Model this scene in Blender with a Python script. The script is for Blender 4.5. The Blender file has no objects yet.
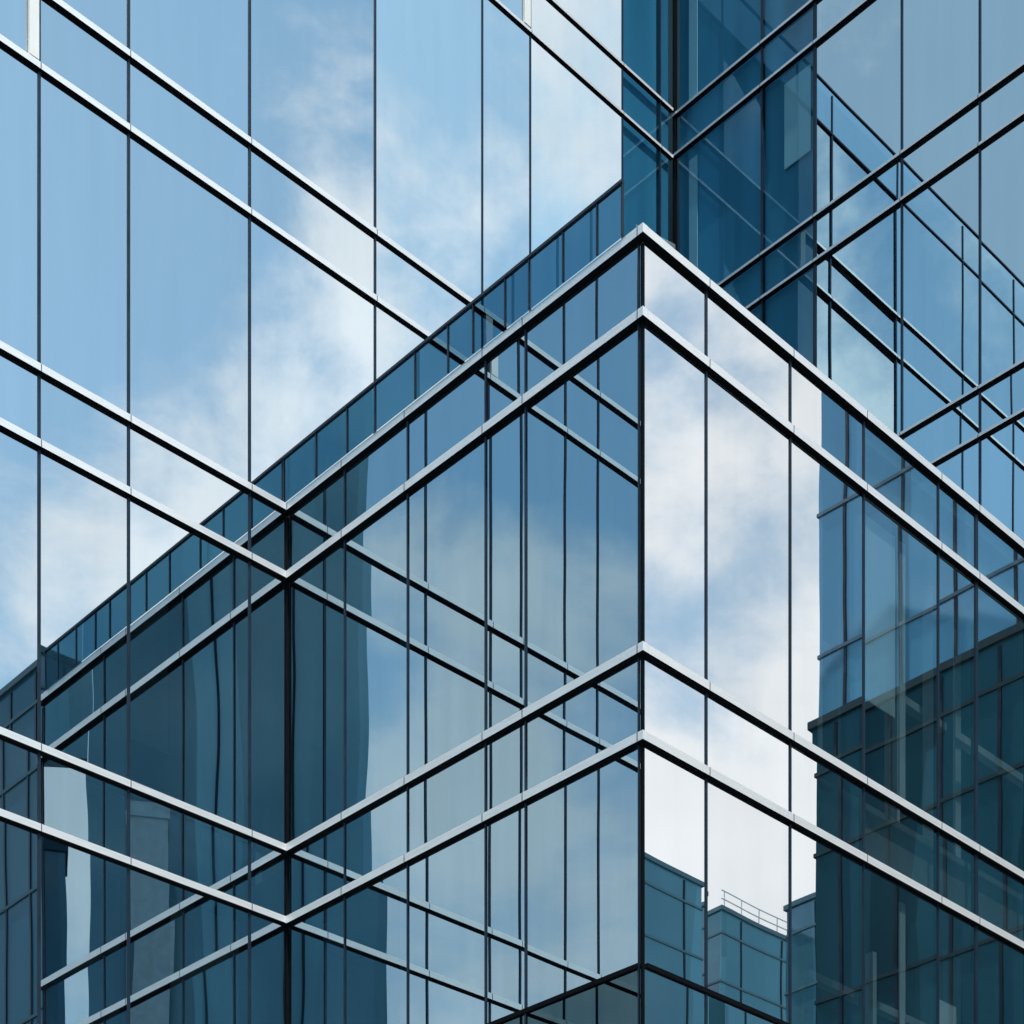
import bpy, bmesh, math, random
from mathutils import Vector, Matrix

random.seed(11)
sc = bpy.context.scene
col = sc.collection

# ------------------------------------------------------------------ frame of the building grid
# plan coordinates (a, b): a runs along the left facade away from the street, b runs at right angles to it
ANG = math.atan2(0.69297588, 0.72096077)
UA = Vector((math.cos(ANG), math.sin(ANG), 0))
UB = Vector((-math.sin(ANG), math.cos(ANG), 0))
EYE = 1.7                                     # eye height of the photographer; heights below are above the eye


def world(a, b, z=0.0):
    return UA * a + UB * b + Vector((0, 0, z + EYE))


# ------------------------------------------------------------------ mesh helper
class MB:
    def __init__(self, a0=0, b0=0):
        self.v, self.f, self.m = [], [], []
        self.a0, self.b0 = a0, b0

    def quad(self, pts, m=0):
        n = len(self.v)
        self.v += [(p[0] - self.a0, p[1] - self.b0, p[2] + EYE) for p in pts]
        self.f.append(tuple(range(n, n + len(pts))))
        self.m.append(m)

    def box(self, a0, a1, b0, b1, z0, z1, m=0, under=None, top=None, skip=()):
        c = [(a0, b0, z0), (a1, b0, z0), (a1, b1, z0), (a0, b1, z0), (a0, b0, z1), (a1, b0, z1), (a1, b1, z1), (a0, b1, z1)]
        fs = {'under': (3, 2, 1, 0), 'top': (4, 5, 6, 7), 'b-': (0, 1, 5, 4), 'a+': (1, 2, 6, 5), 'b+': (2, 3, 7, 6), 'a-': (3, 0, 4, 7)}
        for k, q in fs.items():
            if k in skip:
                continue
            mm = under if (k == 'under' and under is not None) else top if (k == 'top' and top is not None) else m
            self.quad([c[i] for i in q], mm)

    def build(self, name, mats, parent=None, smooth=False):
        me = bpy.data.meshes.new(name)
        me.from_pydata(self.v, [], self.f)
        for m in (mats if isinstance(mats, (list, tuple)) else [mats]):
            me.materials.append(m)
        me.polygons.foreach_set('material_index', self.m)
        me.update()
        o = bpy.data.objects.new(name, me)
        col.objects.link(o)
        if parent is not None:
            o.parent = parent
        else:
            o.location = UA * self.a0 + UB * self.b0
            o.rotation_euler.z = ANG
        return o


def thing(name, label, cat, a0, b0, group=None):
    o = bpy.data.objects.new(name, None)
    col.objects.link(o)
    o.empty_display_size = 0.5
    o.location = UA * a0 + UB * b0
    o.rotation_euler.z = ANG
    o['label'] = label
    o['category'] = cat
    if group:
        o['group'] = group
    return o


# ------------------------------------------------------------------ materials
def new_mat(name):
    m = bpy.data.materials.new(name)
    m.use_nodes = True
    nt = m.node_tree
    nt.nodes.clear()
    out = nt.nodes.new('ShaderNodeOutputMaterial')
    return m, nt, out


def math_node(nt, op, a=None, b=None, c=None, clamp=False):
    n = nt.nodes.new('ShaderNodeMath')
    n.operation = op
    n.use_clamp = clamp
    for i, v in enumerate((a, b, c)):
        if v is None:
            continue
        if isinstance(v, (int, float)):
            n.inputs[i].default_value = v
        else:
            nt.links.new(v, n.inputs[i])
    return n.outputs[0]


def vmath(nt, op, a=None, b=None, scale=None):
    n = nt.nodes.new('ShaderNodeVectorMath')
    n.operation = op
    for i, v in enumerate((a, b)):
        if v is None:
            continue
        if isinstance(v, (tuple, Vector)):
            n.inputs[i].default_value = tuple(v)
        else:
            nt.links.new(v, n.inputs[i])
    if scale is not None:
        if isinstance(scale, (int, float)):
            n.inputs['Scale'].default_value = scale
        else:
            nt.links.new(scale, n.inputs['Scale'])
    return n.outputs[1] if op in ('DOT_PRODUCT', 'LENGTH', 'DISTANCE') else n.outputs[0]


def glass_mat(name, refl=0.78, tint=(0.80, 0.90, 0.97), trans=(0.30, 0.42, 0.48), yaw=0.0, wob=0.0028, tilt=0.005, rough=0.0):
    """coated solar-control glass: mirror-like outside, tinted view of the rooms behind; panes slightly bowed"""
    m, nt, out = new_mat(name)
    N = nt.nodes
    L = nt.links
    geo = N.new('ShaderNodeNewGeometry')
    rnd = N.new('ShaderNodeObjectInfo').outputs['Random']
    nz = N.new('ShaderNodeTexNoise')
    nz.inputs['Scale'].default_value = 0.55
    nz.inputs['Detail'].default_value = 1.0
    off = N.new('ShaderNodeCombineXYZ')
    L.new(math_node(nt, 'MULTIPLY', rnd, 37.0), off.inputs[0])
    L.new(math_node(nt, 'MULTIPLY', rnd, 91.0), off.inputs[2])
    L.new(vmath(nt, 'ADD', geo.outputs['Position'], off.outputs[0]), nz.inputs['Vector'])
    w = vmath(nt, 'SCALE', vmath(nt, 'SUBTRACT', nz.outputs['Color'], (0.5, 0.5, 0.5)), scale=wob)
    wn = N.new('ShaderNodeTexWhiteNoise')
    wn.noise_dimensions = '1D'
    L.new(math_node(nt, 'MULTIPLY', rnd, 173.0), wn.inputs['W'])
    t = vmath(nt, 'SCALE', vmath(nt, 'SUBTRACT', wn.outputs['Color'], (0.5, 0.5, 0.5)), scale=tilt)
    vr = N.new('ShaderNodeVectorRotate')
    vr.rotation_type = 'Z_AXIS'
    vr.inputs['Angle'].default_value = yaw
    L.new(geo.outputs['Normal'], vr.inputs['Vector'])
    nrm = vmath(nt, 'NORMALIZE', vmath(nt, 'ADD', vr.outputs[0], vmath(nt, 'ADD', w, t)))
    gl = N.new('ShaderNodeBsdfGlossy')
    gl.inputs['Color'].default_value = (*tint, 1)
    gl.inputs['Roughness'].default_value = rough
    L.new(nrm, gl.inputs['Normal'])
    tr = N.new('ShaderNodeBsdfTransparent')
    tr.inputs['Color'].default_value = (*trans, 1)
    mx = N.new('ShaderNodeMixShader')
    # light dust and water streaks: small change of reflectivity
    mp = N.new('ShaderNodeMapping')
    mp.inputs['Scale'].default_value = (3.0, 3.0, 0.22)
    L.new(vmath(nt, 'ADD', geo.outputs['Position'], off.outputs[0]), mp.inputs['Vector'])
    st = N.new('ShaderNodeTexNoise')
    st.inputs['Scale'].default_value = 1.4
    st.inputs['Detail'].default_value = 5
    L.new(mp.outputs[0], st.inputs['Vector'])
    f = math_node(nt, 'ADD', math_node(nt, 'MULTIPLY', math_node(nt, 'SUBTRACT', st.outputs['Fac'], 0.5), 0.09), refl, clamp=True)
    f = math_node(nt, 'ADD', f, math_node(nt, 'MULTIPLY', math_node(nt, 'SUBTRACT', rnd, 0.5), 0.07), clamp=True)
    L.new(f, mx.inputs[0])
    L.new(tr.outputs[0], mx.inputs[1])
    L.new(gl.outputs[0], mx.inputs[2])
    L.new(mx.outputs[0], out.inputs[0])
    return m


def plain_mat(name, color, rough=0.6, metal=0.0, spec=0.5, var=0.12, scale=3.0, stretch=(1, 1, 1)):
    m, nt, out = new_mat(name)
    N = nt.nodes
    L = nt.links
    b = N.new('ShaderNodeBsdfPrincipled')
    tc = N.new('ShaderNodeTexCoord')
    mp = N.new('ShaderNodeMapping')
    mp.inputs['Scale'].default_value = stretch
    L.new(tc.outputs['Object'], mp.inputs['Vector'])
    nz = N.new('ShaderNodeTexNoise')
    nz.inputs['Scale'].default_value = scale
    nz.inputs['Detail'].default_value = 6
    L.new(mp.outputs[0], nz.inputs['Vector'])
    mr = N.new('ShaderNodeMapRange')
    mr.inputs['From Min'].default_value = 0.25
    mr.inputs['From Max'].default_value = 0.75
    mr.inputs['To Min'].default_value = 1 - var
    mr.inputs['To Max'].default_value = 1 + var
    L.new(nz.outputs['Fac'], mr.inputs['Value'])
    mul = vmath(nt, 'SCALE', tuple(color), scale=mr.outputs[0])
    L.new(mul, b.inputs['Base Color'])
    rr = math_node(nt, 'MULTIPLY', mr.outputs[0], rough, clamp=True)
    L.new(rr, b.inputs['Roughness'])
    b.inputs['Metallic'].default_value = metal
    b.inputs['Specular IOR Level'].default_value = spec
    L.new(b.outputs[0], out.inputs[0])
    return m


def block_mat(name, color, gloss=0.25, tint=(0.6, 0.8, 0.95), zs=0.35):
    """far curtain wall: tinted body glass with a soft reflection and uneven panes"""
    m, nt, out = new_mat(name)
    N = nt.nodes
    L = nt.links
    tc = N.new('ShaderNodeTexCoord')
    br = N.new('ShaderNodeTexVoronoi')
    br.feature = 'F1'
    br.distance = 'CHEBYCHEV'
    br.inputs['Scale'].default_value = 0.35
    mp = N.new('ShaderNodeMapping')
    mp.inputs['Scale'].default_value = (1, 1, zs)
    L.new(tc.outputs['Object'], mp.inputs[0])
    L.new(mp.outputs[0], br.inputs['Vector'])
    nz = N.new('ShaderNodeTexNoise')
    nz.inputs['Scale'].default_value = 0.12
    nz.inputs['Detail'].default_value = 5
    L.new(tc.outputs['Object'], nz.inputs['Vector'])
    sep = N.new('ShaderNodeSeparateColor')
    L.new(br.outputs['Color'], sep.inputs[0])
    v = math_node(nt, 'ADD', math_node(nt, 'MULTIPLY', sep.outputs[0], 0.95), math_node(nt, 'MULTIPLY', nz.outputs['Fac'], 0.8))
    c = vmath(nt, 'SCALE', tuple(color), scale=math_node(nt, 'ADD', v, 0.12))
    d = N.new('ShaderNodeBsdfDiffuse')
    L.new(c, d.inputs[0])
    g = N.new('ShaderNodeBsdfGlossy')
    g.inputs['Roughness'].default_value = 0.04
    g.inputs['Color'].default_value = (*tint, 1)
    mx = N.new('ShaderNodeMixShader')
    mx.inputs[0].default_value = gloss
    L.new(d.outputs[0], mx.inputs[1])
    L.new(g.outputs[0], mx.inputs[2])
    L.new(mx.outputs[0], out.inputs[0])
    return m


G_TINT = (0.80, 0.90, 0.96)
GLASS = glass_mat('coated_glass', 0.84, G_TINT)
GLASS_Y2 = glass_mat('coated_glass_turned', 0.84, G_TINT, yaw=-0.192)  # shading normals turned, steering the mirrored sky clear of the right wing
GLASS_Y3 = glass_mat('coated_glass_turned_more', 0.84, G_TINT, yaw=-0.328)  # normals turned further, for the panes closer to the right wing
GLASS_BRIGHT = glass_mat('coated_glass_clear', 0.82, (0.945, 0.98, 1.0), (0.62, 0.75, 0.80))
GLASS_VISION = glass_mat('clear_vision_glass', 0.66, (0.90, 0.97, 0.99), (0.66, 0.82, 0.87))
GLASS_BLUE = glass_mat('coated_glass_blue', 0.68, (0.57, 0.75, 0.84), (0.20, 0.36, 0.46))
GLASS_D = glass_mat('coated_glass_teal', 0.84, (0.70, 0.90, 0.96), (0.20, 0.36, 0.46))
GLASS_A_DARK = glass_mat('dark_reflection_glass_blue', 0.11, (0.5, 0.8, 0.95), (0.36, 0.56, 0.66))  # weak mirror; its darkness stands in for a dark reflection by the corner
GLASS_D_DARK = glass_mat('dark_reflection_glass_teal', 0.11, (0.5, 0.8, 0.95), (0.38, 0.58, 0.68))  # weak mirror; the dark reflection is put into the pane itself
PANEL = plain_mat('painted_reflection_blue', (0.13, 0.37, 0.50), 0.7, var=0.35, scale=0.9, stretch=(1.5, 1.5, 0.12))  # reflected blue painted behind the dark panes
GLASS_LOW = glass_mat('tinted_glass_low', 0.17, (0.42, 0.75, 0.86), (0.05, 0.14, 0.18))
GLASS_BAL = glass_mat('parapet_glass', 0.20, (0.5, 0.75, 0.9), (0.05, 0.165, 0.25), wob=0.002, tilt=0.002)
GLASS_CLEAR = glass_mat('clear_glass', 0.2, (0.8, 0.95, 0.97), (0.75, 0.9, 0.9), wob=0.002)
ALU = plain_mat('brushed_aluminium', (0.88, 0.88, 0.885), 0.34, 0.45, var=0.08, scale=9, stretch=(0.4, 0.4, 6))
ALU_PALE = plain_mat('pale_coated_aluminium', (0.78, 0.79, 0.78), 0.4, 0.1, var=0.06)
ALU_D = plain_mat('satin_aluminium', (0.62, 0.66, 0.70), 0.36, 0.6, var=0.08, scale=9, stretch=(0.4, 0.4, 6))
BLACK = plain_mat('black_gasket_and_shade', (0.003, 0.0045, 0.007), 0.7, 0, 0.06, var=0.25)  # gaskets and posts, and the painted shade under the rails
MULL = plain_mat('dark_blue_mullion', (0.010, 0.024, 0.045), 0.4, 0, 0.2, var=0.25)
JOINT = plain_mat('joint_line', (0.10, 0.11, 0.12), 0.6)
CORE = plain_mat('interior_wall_paint', (0.16, 0.19, 0.20), 0.8, var=0.3, scale=0.8, stretch=(1, 1, 0.15))
SLAB = plain_mat('concrete_slab', (0.24, 0.25, 0.25), 0.8)
BLIND = plain_mat('roller_blind', (0.80, 0.84, 0.84), 0.8, var=0.05)
ROOF = plain_mat('roof_membrane', (0.18, 0.18, 0.18), 0.9)
CONC = plain_mat('pale_concrete', (0.55, 0.56, 0.55), 0.8)

# ------------------------------------------------------------------ building kit
RAIL_D = 0.058


def rail(parent, axis, plane, s0, s1, z, h=0.11, d=RAIL_D, mat=None, joints=(), name='transom_rail'):
    """aluminium transom box standing proud of the glass with its underside shade painted black; front face lies at plane-d"""
    mb = MB(parent['_a0'], parent['_b0'])
    k = 0.006
    if axis == 'a':                      # facade runs along a, its glass at b = plane
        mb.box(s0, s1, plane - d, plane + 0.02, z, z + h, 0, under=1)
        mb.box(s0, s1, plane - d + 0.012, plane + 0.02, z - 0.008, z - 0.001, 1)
        for s in joints:
            if s0 + 0.05 < s < s1 - 0.05:
                mb.box(s - k, s + k, plane - d - 0.002, plane - d + 0.01, z + 0.002, z + h - 0.002, 2)
    else:
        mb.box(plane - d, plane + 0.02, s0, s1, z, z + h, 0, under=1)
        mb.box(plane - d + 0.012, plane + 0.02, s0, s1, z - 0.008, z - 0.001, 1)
        for s in joints:
            if s0 + 0.05 < s < s1 - 0.05:
                mb.box(plane - d - 0.002, plane - d + 0.01, s - k, s + k, z + 0.002, z + h - 0.002, 2)
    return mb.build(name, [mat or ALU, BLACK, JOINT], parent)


def mullion(parent, axis, plane, s, z0, z1, w=0.036, proud=0.014, mat=None, name='mullion'):
    mb = MB(parent['_a0'], parent['_b0'])
    if axis == 'a':
        mb.box(s - w / 2, s + w / 2, plane - proud, plane + 0.06, z0, z1)
    else:
        mb.box(plane - proud, plane + 0.06, s - w / 2, s + w / 2, z0, z1)
    return mb.build(name, mat or MULL, parent)


def pane_quad(mb, axis, plane, s0, s1, z0, z1):
    if axis == 'a':      # faces -b
        mb.quad([(s0, plane, z0), (s1, plane, z0), (s1, plane, z1), (s0, plane, z1)])
    else:                # faces -a
        mb.quad([(plane, s1, z0), (plane, s0, z0), (plane, s0, z1), (plane, s1, z1)])


def pane(parent, axis, plane, s0, s1, z0, z1, mat):
    mb = MB(parent['_a0'], parent['_b0'])
    pane_quad(mb, axis, plane, s0, s1, z0, z1)
    return mb.build('window_pane', mat, parent)


def part_box(parent, name, mat, *ext):
    mb = MB(parent['_a0'], parent['_b0'])
    mb.box(*ext)
    return mb.build(name, mat, parent)


def root(name, label, cat, a0, b0, group=None):
    o = thing(name, label, cat, a0, b0, group)
    o['_a0'] = a0
    o['_b0'] = b0
    return o


def clean(o):
    for k in ('_a0', '_b0'):
        if k in o:
            del o[k]


def curtain_wall(parent, axis, plane, cols, rows, seen, matfn):
    """cols / rows: cell edges. Cells outside the part of the facade in view share one mesh."""
    rest = MB(parent['_a0'], parent['_b0'])
    for i in range(len(cols) - 1):
        for j in range(len(rows) - 1):
            s0, s1, z0, z1 = cols[i], cols[i + 1], rows[j], rows[j + 1]
            if seen(s0, s1, z0, z1):
                pane(parent, axis, plane, s0, s1, z0, z1, matfn(0.5 * (s0 + s1), 0.5 * (z0 + z1)))
            else:
                pane_quad(rest, axis, plane, s0, s1, z0, z1)
    if rest.f:
        o = rest.build('window_glazing', matfn(0.5 * (cols[0] + cols[1]), 0), parent)
        o['kind'] = 'stuff'


GROUND = -EYE
# heights of the transom pairs above the eye
ZA_UP = [19.825, 20.744, 25.450, 26.216, 28.42, 29.20]
ZLOW = [1.75, 2.70, 6.22, 7.18]
ZB = [10.740, 11.698, 15.318, 16.218]
ZD = [18.117, 18.793, 22.187, 22.863, 25.480, 26.137, 29.75, 30.42]

# ================================================================== LEFT WING (facade along a at b = 19.92)
A_B = 19.92
A0, A1 = 1.2, 22.78
A_cols = [A0, 2.2, 3.2, 4.2, 5.15, 6.1, 7.05, 8.05, 9.02, 9.75, 10.70, 11.32, 12.556, 14.387, 16.512, 18.539, 19.521, 21.548, 22.446, 22.78]
wa = root('office_wing', 'tall mirror glass wing on the left reflecting blue sky and white cloud', 'building', A0, A_B, None)
A_rows = [GROUND] + ZLOW + ZB + ZA_UP


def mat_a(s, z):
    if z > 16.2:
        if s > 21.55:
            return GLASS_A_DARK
        if 19.53 < s < 21.54:
            return GLASS_Y3
        if 16.52 < s < 19.5:
            return GLASS_Y2
    return GLASS


def seen_a(s0, s1, z0, z1):
    if s0 < 10.6 or z1 < 7.3 or z0 > 28.2:
        return False
    if s0 > 14.9 and z0 < 15.2:
        return False
    if s0 > 16.4 and z0 < 16.0:
        return False
    return True


curtain_wall(wa, 'a', A_B, A_cols, A_rows, seen_a, mat_a)
for s in A_cols[1:-1]:
    low = GROUND if s < 15.0 else 16.2
    mullion(wa, 'a', A_B, s, low, 29.12, w=0.034 if s < 16 else 0.030)
for z in ZLOW + ZB:
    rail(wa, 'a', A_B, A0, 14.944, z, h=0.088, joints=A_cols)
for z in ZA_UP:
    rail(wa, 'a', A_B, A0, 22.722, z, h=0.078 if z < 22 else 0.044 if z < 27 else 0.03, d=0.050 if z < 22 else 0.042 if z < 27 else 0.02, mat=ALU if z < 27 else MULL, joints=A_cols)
# pale cover plates beside two mullions
for (s0, s1, z0, z1) in ((11.165, 11.295, 19.92, 20.73), (19.36, 19.49, 25.51, 26.20)):
    part_box(wa, 'cover_plate', ALU_PALE, s0, s1, A_B - 0.05, A_B - 0.008, z0, z1)
part_box(wa, 'corner_post', BLACK, 22.748, 22.775, A_B - 0.03, A_B - 0.004, 16.2, 34.0)
part_box(wa, 'reflection_panel', PANEL, 21.56, 22.72, A_B + 0.07, A_B + 0.1, 16.3, 28.9)  # colour standing in for the dark reflection in this strip
# rooms behind the glass
part_box(wa, 'interior_core', CORE, A0 + 0.1, A1 - 0.1, A_B + 3.2, A_B + 9.0, GROUND, 28.9)
part_box(wa, 'roof', ROOF, A0, A1 - 0.01, A_B + 0.08, A_B + 9.2, 28.95, 29.15)
part_box(wa, 'end_wall', CORE, A0, A0 + 0.08, A_B + 0.03, A_B + 9.0, GROUND, 28.94)
for z0, z1 in [(ZLOW[0], ZLOW[1]), (ZLOW[2], ZLOW[3]), (ZB[0], ZB[1]), (ZB[2], ZB[3]), (ZA_UP[0], ZA_UP[1]), (ZA_UP[2], ZA_UP[3])]:
    part_box(wa, 'floor_slab', SLAB, A0 + 0.09, A1 - 0.12, A_B + 0.16, A_B + 3.19, z0 + 0.12, z1 - 0.05)
for s in (5.2, 9.1, 12.7, 16.6):
    part_box(wa, 'interior_column', CONC, s, s + 0.45, A_B + 0.9, A_B + 1.35, GROUND, 28.9)
for (s0, s1, z0, z1) in ((12.6, 13.2, 11.8, 15.2), (13.25, 14.3, 7.3, 10.6), (11.4, 12.0, 11.8, 15.2), (11.4, 12.5, 7.3, 10.6)):
    part_box(wa, 'roller_blind', BLIND, s0, s1, A_B + 0.11, A_B + 0.13, z0 + (z1 - z0) * random.uniform(0.0, 0.4), z1)

# ================================================================== CENTRE BOX (corner towards the street)
P_A, P_B = 15.01, 13.57              # glass planes of its left and right faces
BL_cols = [13.595, 15.383, 16.06, 17.47, 18.709, 19.87]
BR_cols = [15.035, 16.067, 17.596, 19.067, 20.703, 21.602, 22.9, 24.3, 25.8, 27.3, 28.8, 30.3, 31.8, 33.0]
wb = root('glass_corner_block', 'lower glass block jutting forward in the middle with sharp corner and silver roof edge', 'building', P_A, P_B)
B_rows = [GROUND] + ZLOW + [8.34] + ZB


def mat_bl(s, z):
    return GLASS_LOW if 7.18 < z < 8.34 else GLASS_BLUE


def mat_br(s, z):
    return GLASS_BRIGHT if s < 19.07 else GLASS_VISION


curtain_wall(wb, 'b', P_A, BL_cols, B_rows, lambda s0, s1, z0, z1: z1 > 8.0, mat_bl)
curtain_wall(wb, 'a', P_B, BR_cols, B_rows, lambda s0, s1, z0, z1: z1 > 8.0 and s0 < 23.0, mat_br)
for s in BL_cols[1:-1]:
    mullion(wb, 'b', P_A, s, GROUND, ZB[-1], w=0.026)
for s in BR_cols[1:-1]:
    mullion(wb, 'a', P_B, s, GROUND, ZB[-1], w=0.062 if abs(s - 21.602) < 0.01 else 0.028)
for z in ZLOW + ZB:
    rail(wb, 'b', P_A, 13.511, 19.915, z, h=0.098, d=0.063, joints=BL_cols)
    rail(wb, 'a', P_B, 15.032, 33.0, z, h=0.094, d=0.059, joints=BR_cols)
# slim dark transom one third of the way down the storey
for ax, pl, s0, s1 in (('b', P_A, 13.62, 19.87), ('a', P_B, 15.06, 33.0)):
    mb = MB(P_A, P_B)
    if ax == 'b':
        mb.box(pl - 0.03, pl + 0.02, s0, s1, 8.31, 8.36)
    else:
        mb.box(s0, s1, pl - 0.03, pl + 0.02, 8.31, 8.36)
    mb.build('slim_transom', BLACK, wb)
# corner profile and the post in the inner corner
mb = MB(P_A, P_B)
mb.box(15.004, 15.036, 13.564, 13.596, GROUND, 16.15, 0)
mb.build('corner_post', BLACK, wb)
mb = MB(P_A, P_B)
mb.box(14.996, 15.02, 13.618, 13.632, GROUND, 16.15, 0)
mb.build('corner_bead', MULL, wb)
part_box(wb, 'inner_corner_post', BLACK, 14.975, 15.005, 19.885, 19.915, GROUND, 16.15)
# rooms
part_box(wb, 'interior_core', CORE, P_A + 3.4, 33.0, P_B + 3.2, 19.8, GROUND, 15.9)
part_box(wb, 'roof', ROOF, P_A + 0.03, 33.0, P_B + 0.03, 19.9, 16.0, 16.31)
for z0, z1 in [(ZLOW[0], ZLOW[1]), (ZLOW[2], ZLOW[3]), (ZB[0], ZB[1]), (ZB[2], ZB[3])]:
    mb = MB(P_A, P_B)
    mb.box(P_A + 0.16, P_A + 3.38, P_B + 0.16, 19.85, z0 + 0.13, z1 - 0.05)
    mb.box(P_A + 3.39, 33.0, P_B + 0.16, P_B + 3.19, z0 + 0.13, z1 - 0.05)
    mb.build('floor_slab', SLAB, wb)
for s in (18.6, 22.2, 26.0, 29.6):
    part_box(wb, 'interior_column', CONC, s, s + 0.45, P_B + 0.9, P_B + 1.35, GROUND, 15.9)
for (s0, s1, z0, z1) in ((20.0, 20.13, 7.4, 10.6), (20.0, 20.13, 11.8, 15.2), (19.2, 19.9, 12.9, 15.2), (20.85, 21.3, 7.4, 9.6), (18.3, 18.38, 11.8, 15.2)):
    part_box(wb, 'roller_blind', BLIND, s0, s1, P_B + 0.11, P_B + 0.13, z0, z1)
for (s0, s1, z0, z1) in ((17.6, 17.75, 7.2, 15.2), (18.9, 19.3, 7.2, 10.6)):
    part_box(wb, 'roller_blind', BLIND, P_A + 0.11, P_A + 0.13, s0, s1, z0, z1)
# fittings in view behind the clearer panes
for (s0, s1, t, zlo, zhi) in ((19.62, 19.70, 0.25, 7.2, 9.9), (20.3, 20.36, 0.35, 11.8, 15.2), (21.1, 21.16, 0.3, 11.8, 15.2)):
    part_box(wb, 'interior_fin', ALU_PALE, s0, s1, P_B + t, P_B + t + 0.2, zlo, zhi)
for s, t in ((19.15, 0.45), (21.75, 0.45)):
    part_box(wb, 'partition', CORE, s, s + 0.06, P_B + t, P_B + 3.0, 11.8, 15.2)
for zc in (13.6, 9.4):
    part_box(wb, 'interior_beam', CONC, 18.7, 24.0, P_B + 0.55, P_B + 0.67, zc, zc + 0.1)
# dark glass parapet on the roof edge of the left face
posts = [13.802, 14.178, 14.705, 15.252, 15.65, 16.199, 16.642, 17.246, 18.011, 18.569, 19.209, 19.905]
for i in range(len(posts) - 1):
    mb = MB(P_A, P_B)
    pane_quad(mb, 'b', 14.93, posts[i], posts[i + 1], 16.312, 16.90)
    mb.build('parapet_glass', GLASS_BAL, wb)
for s in posts:
    part_box(wb, 'parapet_post', MULL, 14.922, 14.95, s - 0.011, s + 0.011, 16.334, 16.90)
part_box(wb, 'parapet_rail', MULL, 14.91, 14.955, 13.79, 19.915, 16.901, 16.935)
mb = MB(P_A, P_B)
mb.quad([(15.1, 13.75, 16.335), (15.75, 13.75, 16.335), (15.75, 13.75, 16.66), (15.1, 13.75, 16.52)])
mb.build('roof_glass_panel', GLASS_CLEAR, wb)

# ================================================================== RIGHT WING (facade along b at a = 22.78)
D_A = 22.78
D_cols = [13.50, 14.246, 15.54, 17.096, 18.11, 19.87]
wd = root('tall_glass_wing', 'tall teal glass wing at upper right rising behind the roof of the middle block', 'building', D_A, 13.5)
D_rows = [16.32] + ZD + [33.9]
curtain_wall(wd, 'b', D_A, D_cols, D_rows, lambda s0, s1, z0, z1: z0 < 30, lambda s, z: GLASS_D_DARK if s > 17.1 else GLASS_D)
for s in D_cols[1:-1]:
    mullion(wd, 'b', D_A, s, 16.25, 33.9, w=0.055 if abs(s - 17.096) < 0.01 else 0.032)
for z in ZD:
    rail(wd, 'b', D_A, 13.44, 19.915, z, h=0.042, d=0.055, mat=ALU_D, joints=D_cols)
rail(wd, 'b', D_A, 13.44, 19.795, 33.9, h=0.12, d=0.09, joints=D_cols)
# return face of the wing towards the street, the same curtain wall
S_cols = [22.83, 24.4, 26.0, 27.6, 29.2, 30.8, 33.0]
curtain_wall(wd, 'a', 13.49, S_cols, D_rows, lambda s0, s1, z0, z1: False, lambda s, z: GLASS_D)
for s in S_cols[1:-1]:
    mullion(wd, 'a', 13.49, s, 16.33, 33.9, w=0.032)
for z in ZD:
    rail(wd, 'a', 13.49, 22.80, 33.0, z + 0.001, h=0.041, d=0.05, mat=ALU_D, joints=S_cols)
part_box(wd, 'corner_post', BLACK, 22.765, 22.825, 13.46, 13.495, 16.32, 33.89)
part_box(wd, 'interior_core', CORE, D_A + 3.0, 33.0, 13.6, 28.9, 16.25, 33.6)
part_box(wd, 'roof', ROOF, D_A + 0.03, 33.0, 13.5, 29.0, 33.65, 33.89)
part_box(wd, 'corner_post', BLACK, 22.755, 22.776, 19.84, 19.87, 16.25, 33.9)
part_box(wd, 'reflection_panel', PANEL, D_A + 0.07, D_A + 0.1, 17.11, 19.85, 16.3, 33.6)  # carries the dark reflected tone of the bays by the corner
for i in range(0, len(ZD), 2):
    part_box(wd, 'floor_slab', SLAB, D_A + 0.16, D_A + 2.99, 13.6, 19.85, ZD[i] + 0.1, ZD[i + 1] - 0.04)
for (s0, s1, z0, z1) in ((17.2, 17.7, 24.0, 25.3), (19.45, 19.62, 18.8, 22.0), (19.45, 19.62, 26.2, 29.6), (19.45, 19.62, 22.9, 25.3)):
    part_box(wd, 'roller_blind', BLIND, D_A + 0.03, D_A + 0.05, s0, s1, z0, z1)

for o in (wa, wb, wd):
    clean(o)

# ================================================================== BUILDINGS ACROSS THE STREETS (seen mirrored in the glass)


def office_block(name, label, a0, a1, b0, b1, h, mat, band_mat, pitch=4.0, step=3.0, plinth=None):
    t = root(name, label, 'building', a0, b0)
    part_box(t, 'facade', mat, a0, a1, b0, b1, GROUND, h)
    part_box(t, 'parapet', band_mat, a0 - 0.1, a1 + 0.1, b0 - 0.1, b1 + 0.1, h + 0.002, h + 0.2)
    z = h - 1.1
    while z > GROUND + 3:
        part_box(t, 'floor_band', band_mat, a0 - 0.05, a1 + 0.05, b0 - 0.05, b1 + 0.05, z, z + 0.10)
        z -= pitch if z < h - 2 else pitch * 0.55
    n = 0
    s = a0 + step / 2
    while s < a1 and n < 16:
        part_box(t, 'facade_mullion', MULL, s - 0.045, s + 0.045, b0 - 0.04, b1 + 0.04, GROUND, h - 0.1)
        s += step
        n += 1
    n = 0
    s = b0 + step / 2
    while s < b1 and n < 16:
        part_box(t, 'facade_mullion', MULL, a0 - 0.04, a1 + 0.04, s - 0.045, s + 0.045, GROUND, h - 0.1)
        s += step
        n += 1
    clean(t)
    return t


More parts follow.
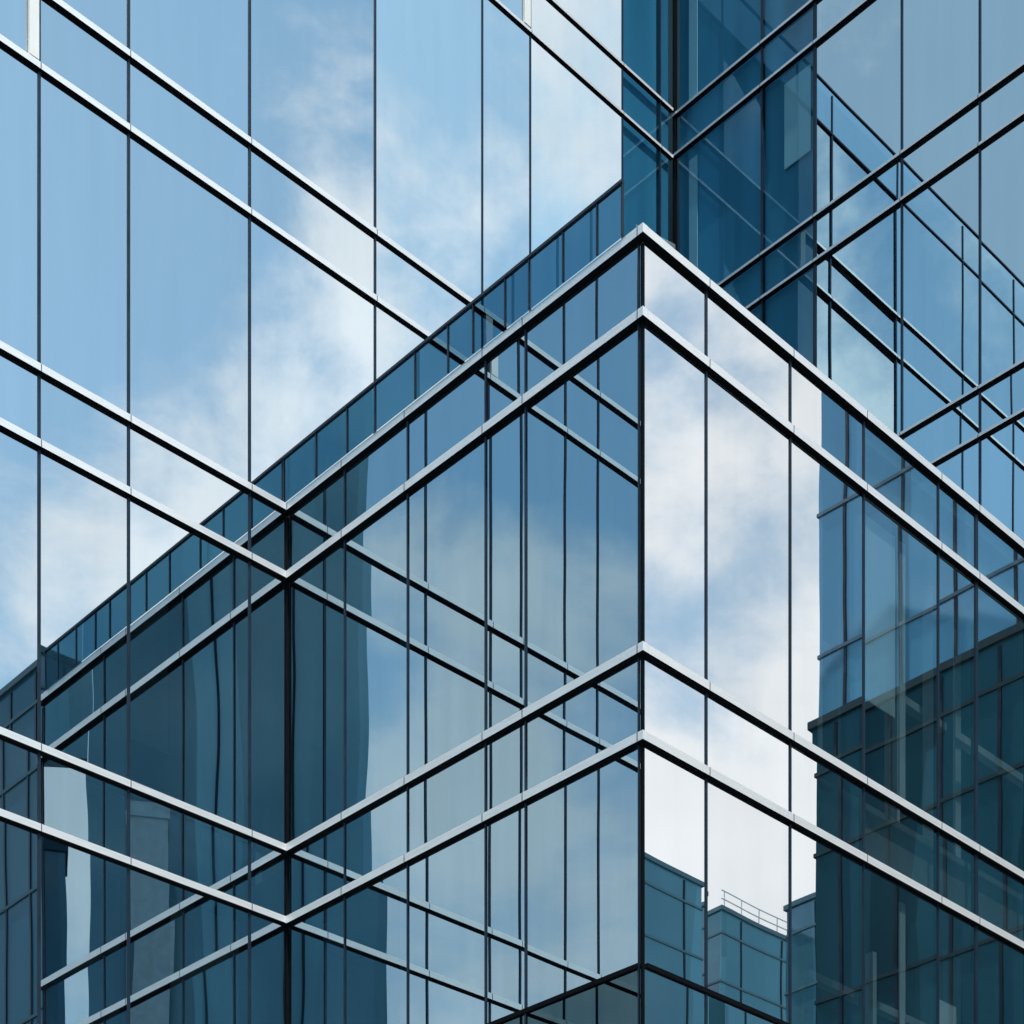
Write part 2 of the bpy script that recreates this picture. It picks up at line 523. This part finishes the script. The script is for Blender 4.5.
M_R1 = block_mat('blue_curtain_wall', (0.13, 0.35, 0.54), 0.24, zs=0.06)
M_R2 = block_mat('dark_curtain_wall', (0.022, 0.095, 0.135), 0.07, zs=0.12)
M_R3 = block_mat('teal_curtain_wall', (0.10, 0.27, 0.33), 0.14, zs=0.12)
M_T = block_mat('deep_blue_curtain_wall', (0.18, 0.38, 0.45), 0.12, zs=0.03)
BAND_T = plain_mat('floor_band_blue', (0.05, 0.12, 0.16), 0.6, 0, 0.2)
M_R6 = block_mat('slate_blue_curtain_wall', (0.03, 0.10, 0.15), 0.06, zs=0.06)
BAND = plain_mat('floor_band_teal', (0.08, 0.19, 0.24), 0.5)
BAND_M = plain_mat('floor_band_mid', (0.05, 0.13, 0.20), 0.5)
BAND_D = plain_mat('floor_band_dark', (0.016, 0.05, 0.07), 0.6, 0, 0.15)

office_block('office_block', 'blue glass block mirrored in the right half of the middle block', 45, 57, -6.36, 10.7, 52, M_R1, BAND_M, 4.2, 1.9)
office_block('office_block', 'dark low block mirrored at the lower right below a slanting roof line', 40, 44.7, -2.86, 11.2, 26.5, M_R2, BAND_D, 3.9, 1.6)
office_block('office_block', 'teal block mirrored beside the sharp corner near the bottom', 38, 65.2, -42, -27.85, 38.4, M_R3, BAND, 4.2, 4.0)
railed = office_block('office_block', 'pale teal block with a roof railing mirrored near the bottom', 70, 82, -48, -30.85, 40.2, M_R3, BAND, 4.2, 3.2)
for k in range(9):
    mb = MB(70, -48)
    s0 = 70.3 + k * 1.4
    mb.box(s0, s0 + 0.04, -30.95, -30.91, 40.40, 41.2)
    mb.build('railing_post', ALU_PALE, railed)
for zc in (40.8, 41.2):
    mb = MB(70, -48)
    mb.box(70.1, 81.9, -30.96, -30.91, zc + 0.002, zc + 0.035)
    mb.build('railing_bar', ALU_PALE, railed)
office_block('office_block', 'small teal block mirrored next to the dark block', 60, 69, -19.15, -6, 33.3, M_R3, BAND, 4.2, 2.6)
office_block('office_block', 'dark block mirrored at the lower left edge', 30, 33, -19, -12.6, 33.95, M_R6, BAND_T, 4.0, 1.6)


def tower(name, label, cx, cy, ang, w, d, h, mat, band_mat, z0=GROUND):
    """slab tower standing at world (cx, cy), turned by ang; its front faces local +y"""
    t = bpy.data.objects.new(name, None)
    col.objects.link(t)
    t.location = (cx, cy, 0)
    t.rotation_euler.z = ang
    t['label'] = label
    t['category'] = 'building'

    def bx(nm, m, *e):
        mb = MB()
        mb.box(*e)
        mb.build(nm, m, t)
    bx('facade', mat, -w / 2, w / 2, -d, 0, z0, h)
    bx('parapet', band_mat, -w / 2 - 0.1, w / 2 + 0.1, -d - 0.1, 0.1, h + 0.002, h + 0.6)
    for i in range(1, int(w / 3.7)):
        s = -w / 2 + i * 3.7
        bx('facade_mullion', MULL, s - 0.06, s + 0.06, -d - 0.08, 0.09, z0, h - 0.2)
    return t


def tower_between(name, label, p0, p1, d, h, mat, band_mat, z0=GROUND):
    """front wall from plan point p0 to p1 (a, b), facing the camera side"""
    q0, q1 = world(*p0), world(*p1)
    mid = (q0 + q1) / 2
    e = q1 - q0
    ang = math.atan2(e.y, e.x)
    front = Vector((-math.sin(ang), math.cos(ang), 0))
    if front.dot(-mid + Vector((0, 20, 0))) < 0:
        ang += math.pi
    return tower(name, label, mid.x, mid.y, ang, e.xy.length, d, h, mat, band_mat, z0)


def retro(deg, dist):
    t = math.radians(deg)
    return (29.8 - dist * math.cos(t), 39.6 - dist * math.sin(t))


M_MID = plain_mat('sky_patch_grey', (0.50, 0.60, 0.64), 0.8, var=0.15)  # tone of the added shaft, in place of reflected sky
tower_between('office_tower', 'deep blue tower mirrored in the left half of the middle block', retro(50.3, 85), retro(58.9, 85), 12, 68, M_T, BAND_T)
tower_between('office_tower', 'deep blue tower mirrored at the far left edge', retro(60.3, 85), retro(66.0, 85), 12, 68, M_T, BAND_T)
tower_between('added_bridge_block', 'added deep blue bridge storeys closing off the sky above a bright mirrored gap at lower left', retro(58.92, 85), retro(60.28, 85), 0.8, 68, M_T, BAND_T, 43.5)  # added block; blocks reflected sky above so only the gap stays bright
tower_between('added_grey_shaft', 'added greyish shaft standing in for a pale patch of sky mirrored low in the left wing', retro(56.5, 80), retro(57.7, 80), 2, 38.5, M_MID, M_MID)  # added shaft, its pale grey stands in for mirrored sky
tower_between('office_tower', 'small dark block mirrored in front of the bright gap at lower left', retro(59.6, 74), retro(61.2, 74), 2, 34, M_R2, BAND_D)

# ================================================================== GROUND, ROAD, PAVEMENT
ASPH = plain_mat('asphalt', (0.05, 0.05, 0.052), 0.9, var=0.25, scale=4)
PAVE = plain_mat('paving', (0.28, 0.27, 0.26), 0.85, var=0.2, scale=2)
EARTH = plain_mat('ground_surface', (0.16, 0.16, 0.15), 0.95, var=0.3, scale=0.2)


def sheet(name, x0, x1, y0, y1, z, mat, th=0.0):
    mb = MB()
    if th:
        mb.box(x0, x1, y0, y1, z - th - EYE, z - EYE)
    else:
        mb.quad([(x0, y0, z - EYE), (x1, y0, z - EYE), (x1, y1, z - EYE), (x0, y1, z - EYE)])
    o = mb.build(name, mat)
    o['kind'] = 'structure'
    return o


sheet('ground', -2500, 2500, -2500, 2500, -0.16, EARTH)
sheet('road', -200, 200, -4.5, 5.0, -0.13, ASPH)
sheet('pavement', -200, 14.9, 5.2, 19.8, -0.004, PAVE, 0.15)
sheet('kerb', -200, 200, 5.0, 5.2, 0.0, CONC, 0.16)

# ================================================================== SKY
SUN_EL = math.radians(58)
sd = (UA * math.cos(math.radians(-98)) + UB * math.sin(math.radians(-98))).normalized()
sun_dir = Vector((sd.x * math.cos(SUN_EL), sd.y * math.cos(SUN_EL), math.sin(SUN_EL)))
w = bpy.data.worlds.new('World')
sc.world = w
w.use_nodes = True
nt = w.node_tree
nt.nodes.clear()
N, L = nt.nodes, nt.links
wout = N.new('ShaderNodeOutputWorld')
sky = N.new('ShaderNodeTexSky')
sky.sky_type = 'NISHITA'
sky.sun_disc = False
sky.sun_elevation = SUN_EL
sky.sun_rotation = math.atan2(sun_dir.x, sun_dir.y)
sky.air_density = 1.0
sky.dust_density = 0.6
sky.ozone_density = 1.4
bg = N.new('ShaderNodeBackground')
bg.inputs['Strength'].default_value = 0.15
L.new(vmath(nt, 'MULTIPLY', sky.outputs[0], (0.90, 1.20, 1.07)), bg.inputs[0])   # hazy, slightly green-blue air

tc = N.new('ShaderNodeTexCoord')
dirv = vmath(nt, 'NORMALIZE', tc.outputs['Generated'])


def ab_dir(az, el):
    """unit direction from an azimuth in the plan grid (degrees from a towards b) and an elevation"""
    v = UA * math.cos(math.radians(az)) + UB * math.sin(math.radians(az))
    e = math.radians(el)
    return Vector((v.x * math.cos(e), v.y * math.cos(e), math.sin(e)))


def noise(vec, scale, detail, rough=0.55, dist=0.0):
    n = N.new('ShaderNodeTexNoise')
    n.inputs['Scale'].default_value = scale
    n.inputs['Detail'].default_value = detail
    n.inputs['Roughness'].default_value = rough
    n.inputs['Distortion'].default_value = dist
    L.new(vec, n.inputs['Vector'])
    return n.outputs['Fac']


mp = N.new('ShaderNodeMapping')
mp.inputs['Location'].default_value = (3.1, 1.7, 0.4)
mp.inputs['Scale'].default_value = (1.0, 1.0, 1.7)
L.new(dirv, mp.inputs['Vector'])
n1 = noise(mp.outputs[0], 5.6, 10, 0.60, 0.25)
n2 = noise(mp.outputs[0], 1.7, 4, 0.5)
n3 = noise(mp.outputs[0], 13.0, 6, 0.6, 0.3)
dens = math_node(nt, 'ADD', math_node(nt, 'MULTIPLY', n1, 1.55), math_node(nt, 'MULTIPLY', n2, 0.45))
dens = math_node(nt, 'ADD', dens, math_node(nt, 'MULTIPLY', n3, 0.60))
dens = math_node(nt, 'SUBTRACT', dens, 0.695)
# (azimuth, elevation, half width in degrees, weight): cloud banks (+) and clear patches (-)
CLOUD_BANKS = [
    # mirrored in the left facade: clear at the far left, bright bank towards the inner corner
    (-61.5, 39, 7, -0.26), (-55, 42, 5, -0.10), (-55.5, 34, 2.4, 0.20), (-51.0, 36.5, 2.6, 0.24), (-52, 31, 3, 0.06), (-59, 30.5, 2.0, 0.22), (-61.3, 30, 1.4, 0.14),
    (-71, 38, 4, 0.14), (-67.5, 41, 3, 0.10), (-68, 33, 4, 0.04), (-80.5, 42, 4, 0.16), (-80.5, 35, 3, -0.06),
    # mirrored in the right face of the middle block
    (-39.5, 31, 14, 0.19), (-40, 40, 5, 0.26), (-40.5, 35.7, 2.2, -0.24), (-40.3, 30.6, 2.2, -0.24), (-40.7, 33.3, 1.4, 0.16), (-38, 30, 2, 0.12), (-40, 23, 6, 0.26),
    # mirrored twice in the left face of the middle block
    (-134, 35, 9, -0.24), (-132, 32, 2.0, 0.36), (-135.6, 30.4, 2.6, 0.34), (-132.3, 26.8, 2.4, 0.42), (-134, 22, 5, 0.16), (-135, 40, 7, -0.2), (-120, 24, 4, 0.3),
    # mirrored in the right wing
    (148, 42, 12, -0.16), (149, 31, 7, 0.10),
]
acc = dens
for az, el, hw, wt in CLOUD_BANKS:
    d = vmath(nt, 'DOT_PRODUCT', dirv, ab_dir(az, el))
    mr = N.new('ShaderNodeMapRange')
    mr.interpolation_type = 'SMOOTHSTEP'
    mr.inputs['From Min'].default_value = math.cos(math.radians(hw * 1.5))
    mr.inputs['From Max'].default_value = 1.0
    mr.inputs['To Min'].default_value = 0
    mr.inputs['To Max'].default_value = wt * 0.9
    L.new(d, mr.inputs['Value'])
    acc = math_node(nt, 'ADD', acc, mr.outputs[0])
mr = N.new('ShaderNodeMapRange')
mr.interpolation_type = 'SMOOTHSTEP'
mr.inputs['From Min'].default_value = 0.48
mr.inputs['From Max'].default_value = 0.94
mr.inputs['To Min'].default_value = 0.08
L.new(acc, mr.inputs['Value'])
cover = mr.outputs[0]
# thin even veil of high cloud
for az, el, hw, wt in [(148, 34, 18, 0.16), (-155, 35, 7, 0.08), (-40, 31, 9, 0.17), (-134, 22, 8, 0.36), (-60, 34, 9, 0.06)]:
    d = vmath(nt, 'DOT_PRODUCT', dirv, ab_dir(az, el))
    mr = N.new('ShaderNodeMapRange')
    mr.interpolation_type = 'SMOOTHSTEP'
    mr.inputs['From Min'].default_value = math.cos(math.radians(hw * 1.5))
    mr.inputs['From Max'].default_value = 1.0
    mr.inputs['To Min'].default_value = 0
    mr.inputs['To Max'].default_value = wt
    L.new(d, mr.inputs['Value'])
    inv = math_node(nt, 'MULTIPLY', math_node(nt, 'SUBTRACT', 1.0, cover), math_node(nt, 'SUBTRACT', 1.0, mr.outputs[0]))
    cover = math_node(nt, 'SUBTRACT', 1.0, inv, clamp=True)
shade = noise(mp.outputs[0], 9.0, 5, 0.5)
cb = math_node(nt, 'ADD', math_node(nt, 'MULTIPLY', shade, 0.30), 0.80)
cc = N.new('ShaderNodeVectorMath')
cc.operation = 'SCALE'
cc.inputs[0].default_value = (0.97, 0.985, 1.0)
L.new(cb, cc.inputs['Scale'])
bgc = N.new('ShaderNodeBackground')
bgc.inputs['Strength'].default_value = 1.12
L.new(cc.outputs[0], bgc.inputs[0])
mx = N.new('ShaderNodeMixShader')
L.new(cover, mx.inputs[0])
L.new(bg.outputs[0], mx.inputs[1])
L.new(bgc.outputs[0], mx.inputs[2])
L.new(mx.outputs[0], wout.inputs[0])

sl = bpy.data.lights.new('sun', 'SUN')
sl.energy = 4.2
sl.angle = math.radians(0.5)
sl.color = (1.0, 0.95, 0.88)
so = bpy.data.objects.new('sun', sl)
col.objects.link(so)
so.rotation_euler = sun_dir.to_track_quat('Z', 'Y').to_euler()
so.location = sun_dir * 120

# ================================================================== CAMERA (level, shifted up: verticals stay parallel)
cam = bpy.data.cameras.new('camera')
cam.sensor_width = 36
cam.sensor_fit = 'HORIZONTAL'
cam.lens = 36 * 1861.36 / 1024
cam.shift_y = (1733.16 - 512) / 1024
cam.clip_end = 6000
co = bpy.data.objects.new('camera', cam)
col.objects.link(co)
co.location = (0, 0, EYE)
co.rotation_euler = (math.radians(90), 0, 0)
sc.camera = co

sc.view_settings.view_transform = 'Standard'
sc.view_settings.look = 'None'
sc.view_settings.exposure = 0
sc.view_settings.gamma = 1
cy = sc.cycles
cy.max_bounces = 14
cy.glossy_bounces = 8
cy.transparent_max_bounces = 12
cy.transmission_bounces = 4
cy.diffuse_bounces = 3
cy.sample_clamp_indirect = 6
cy.use_denoising = True
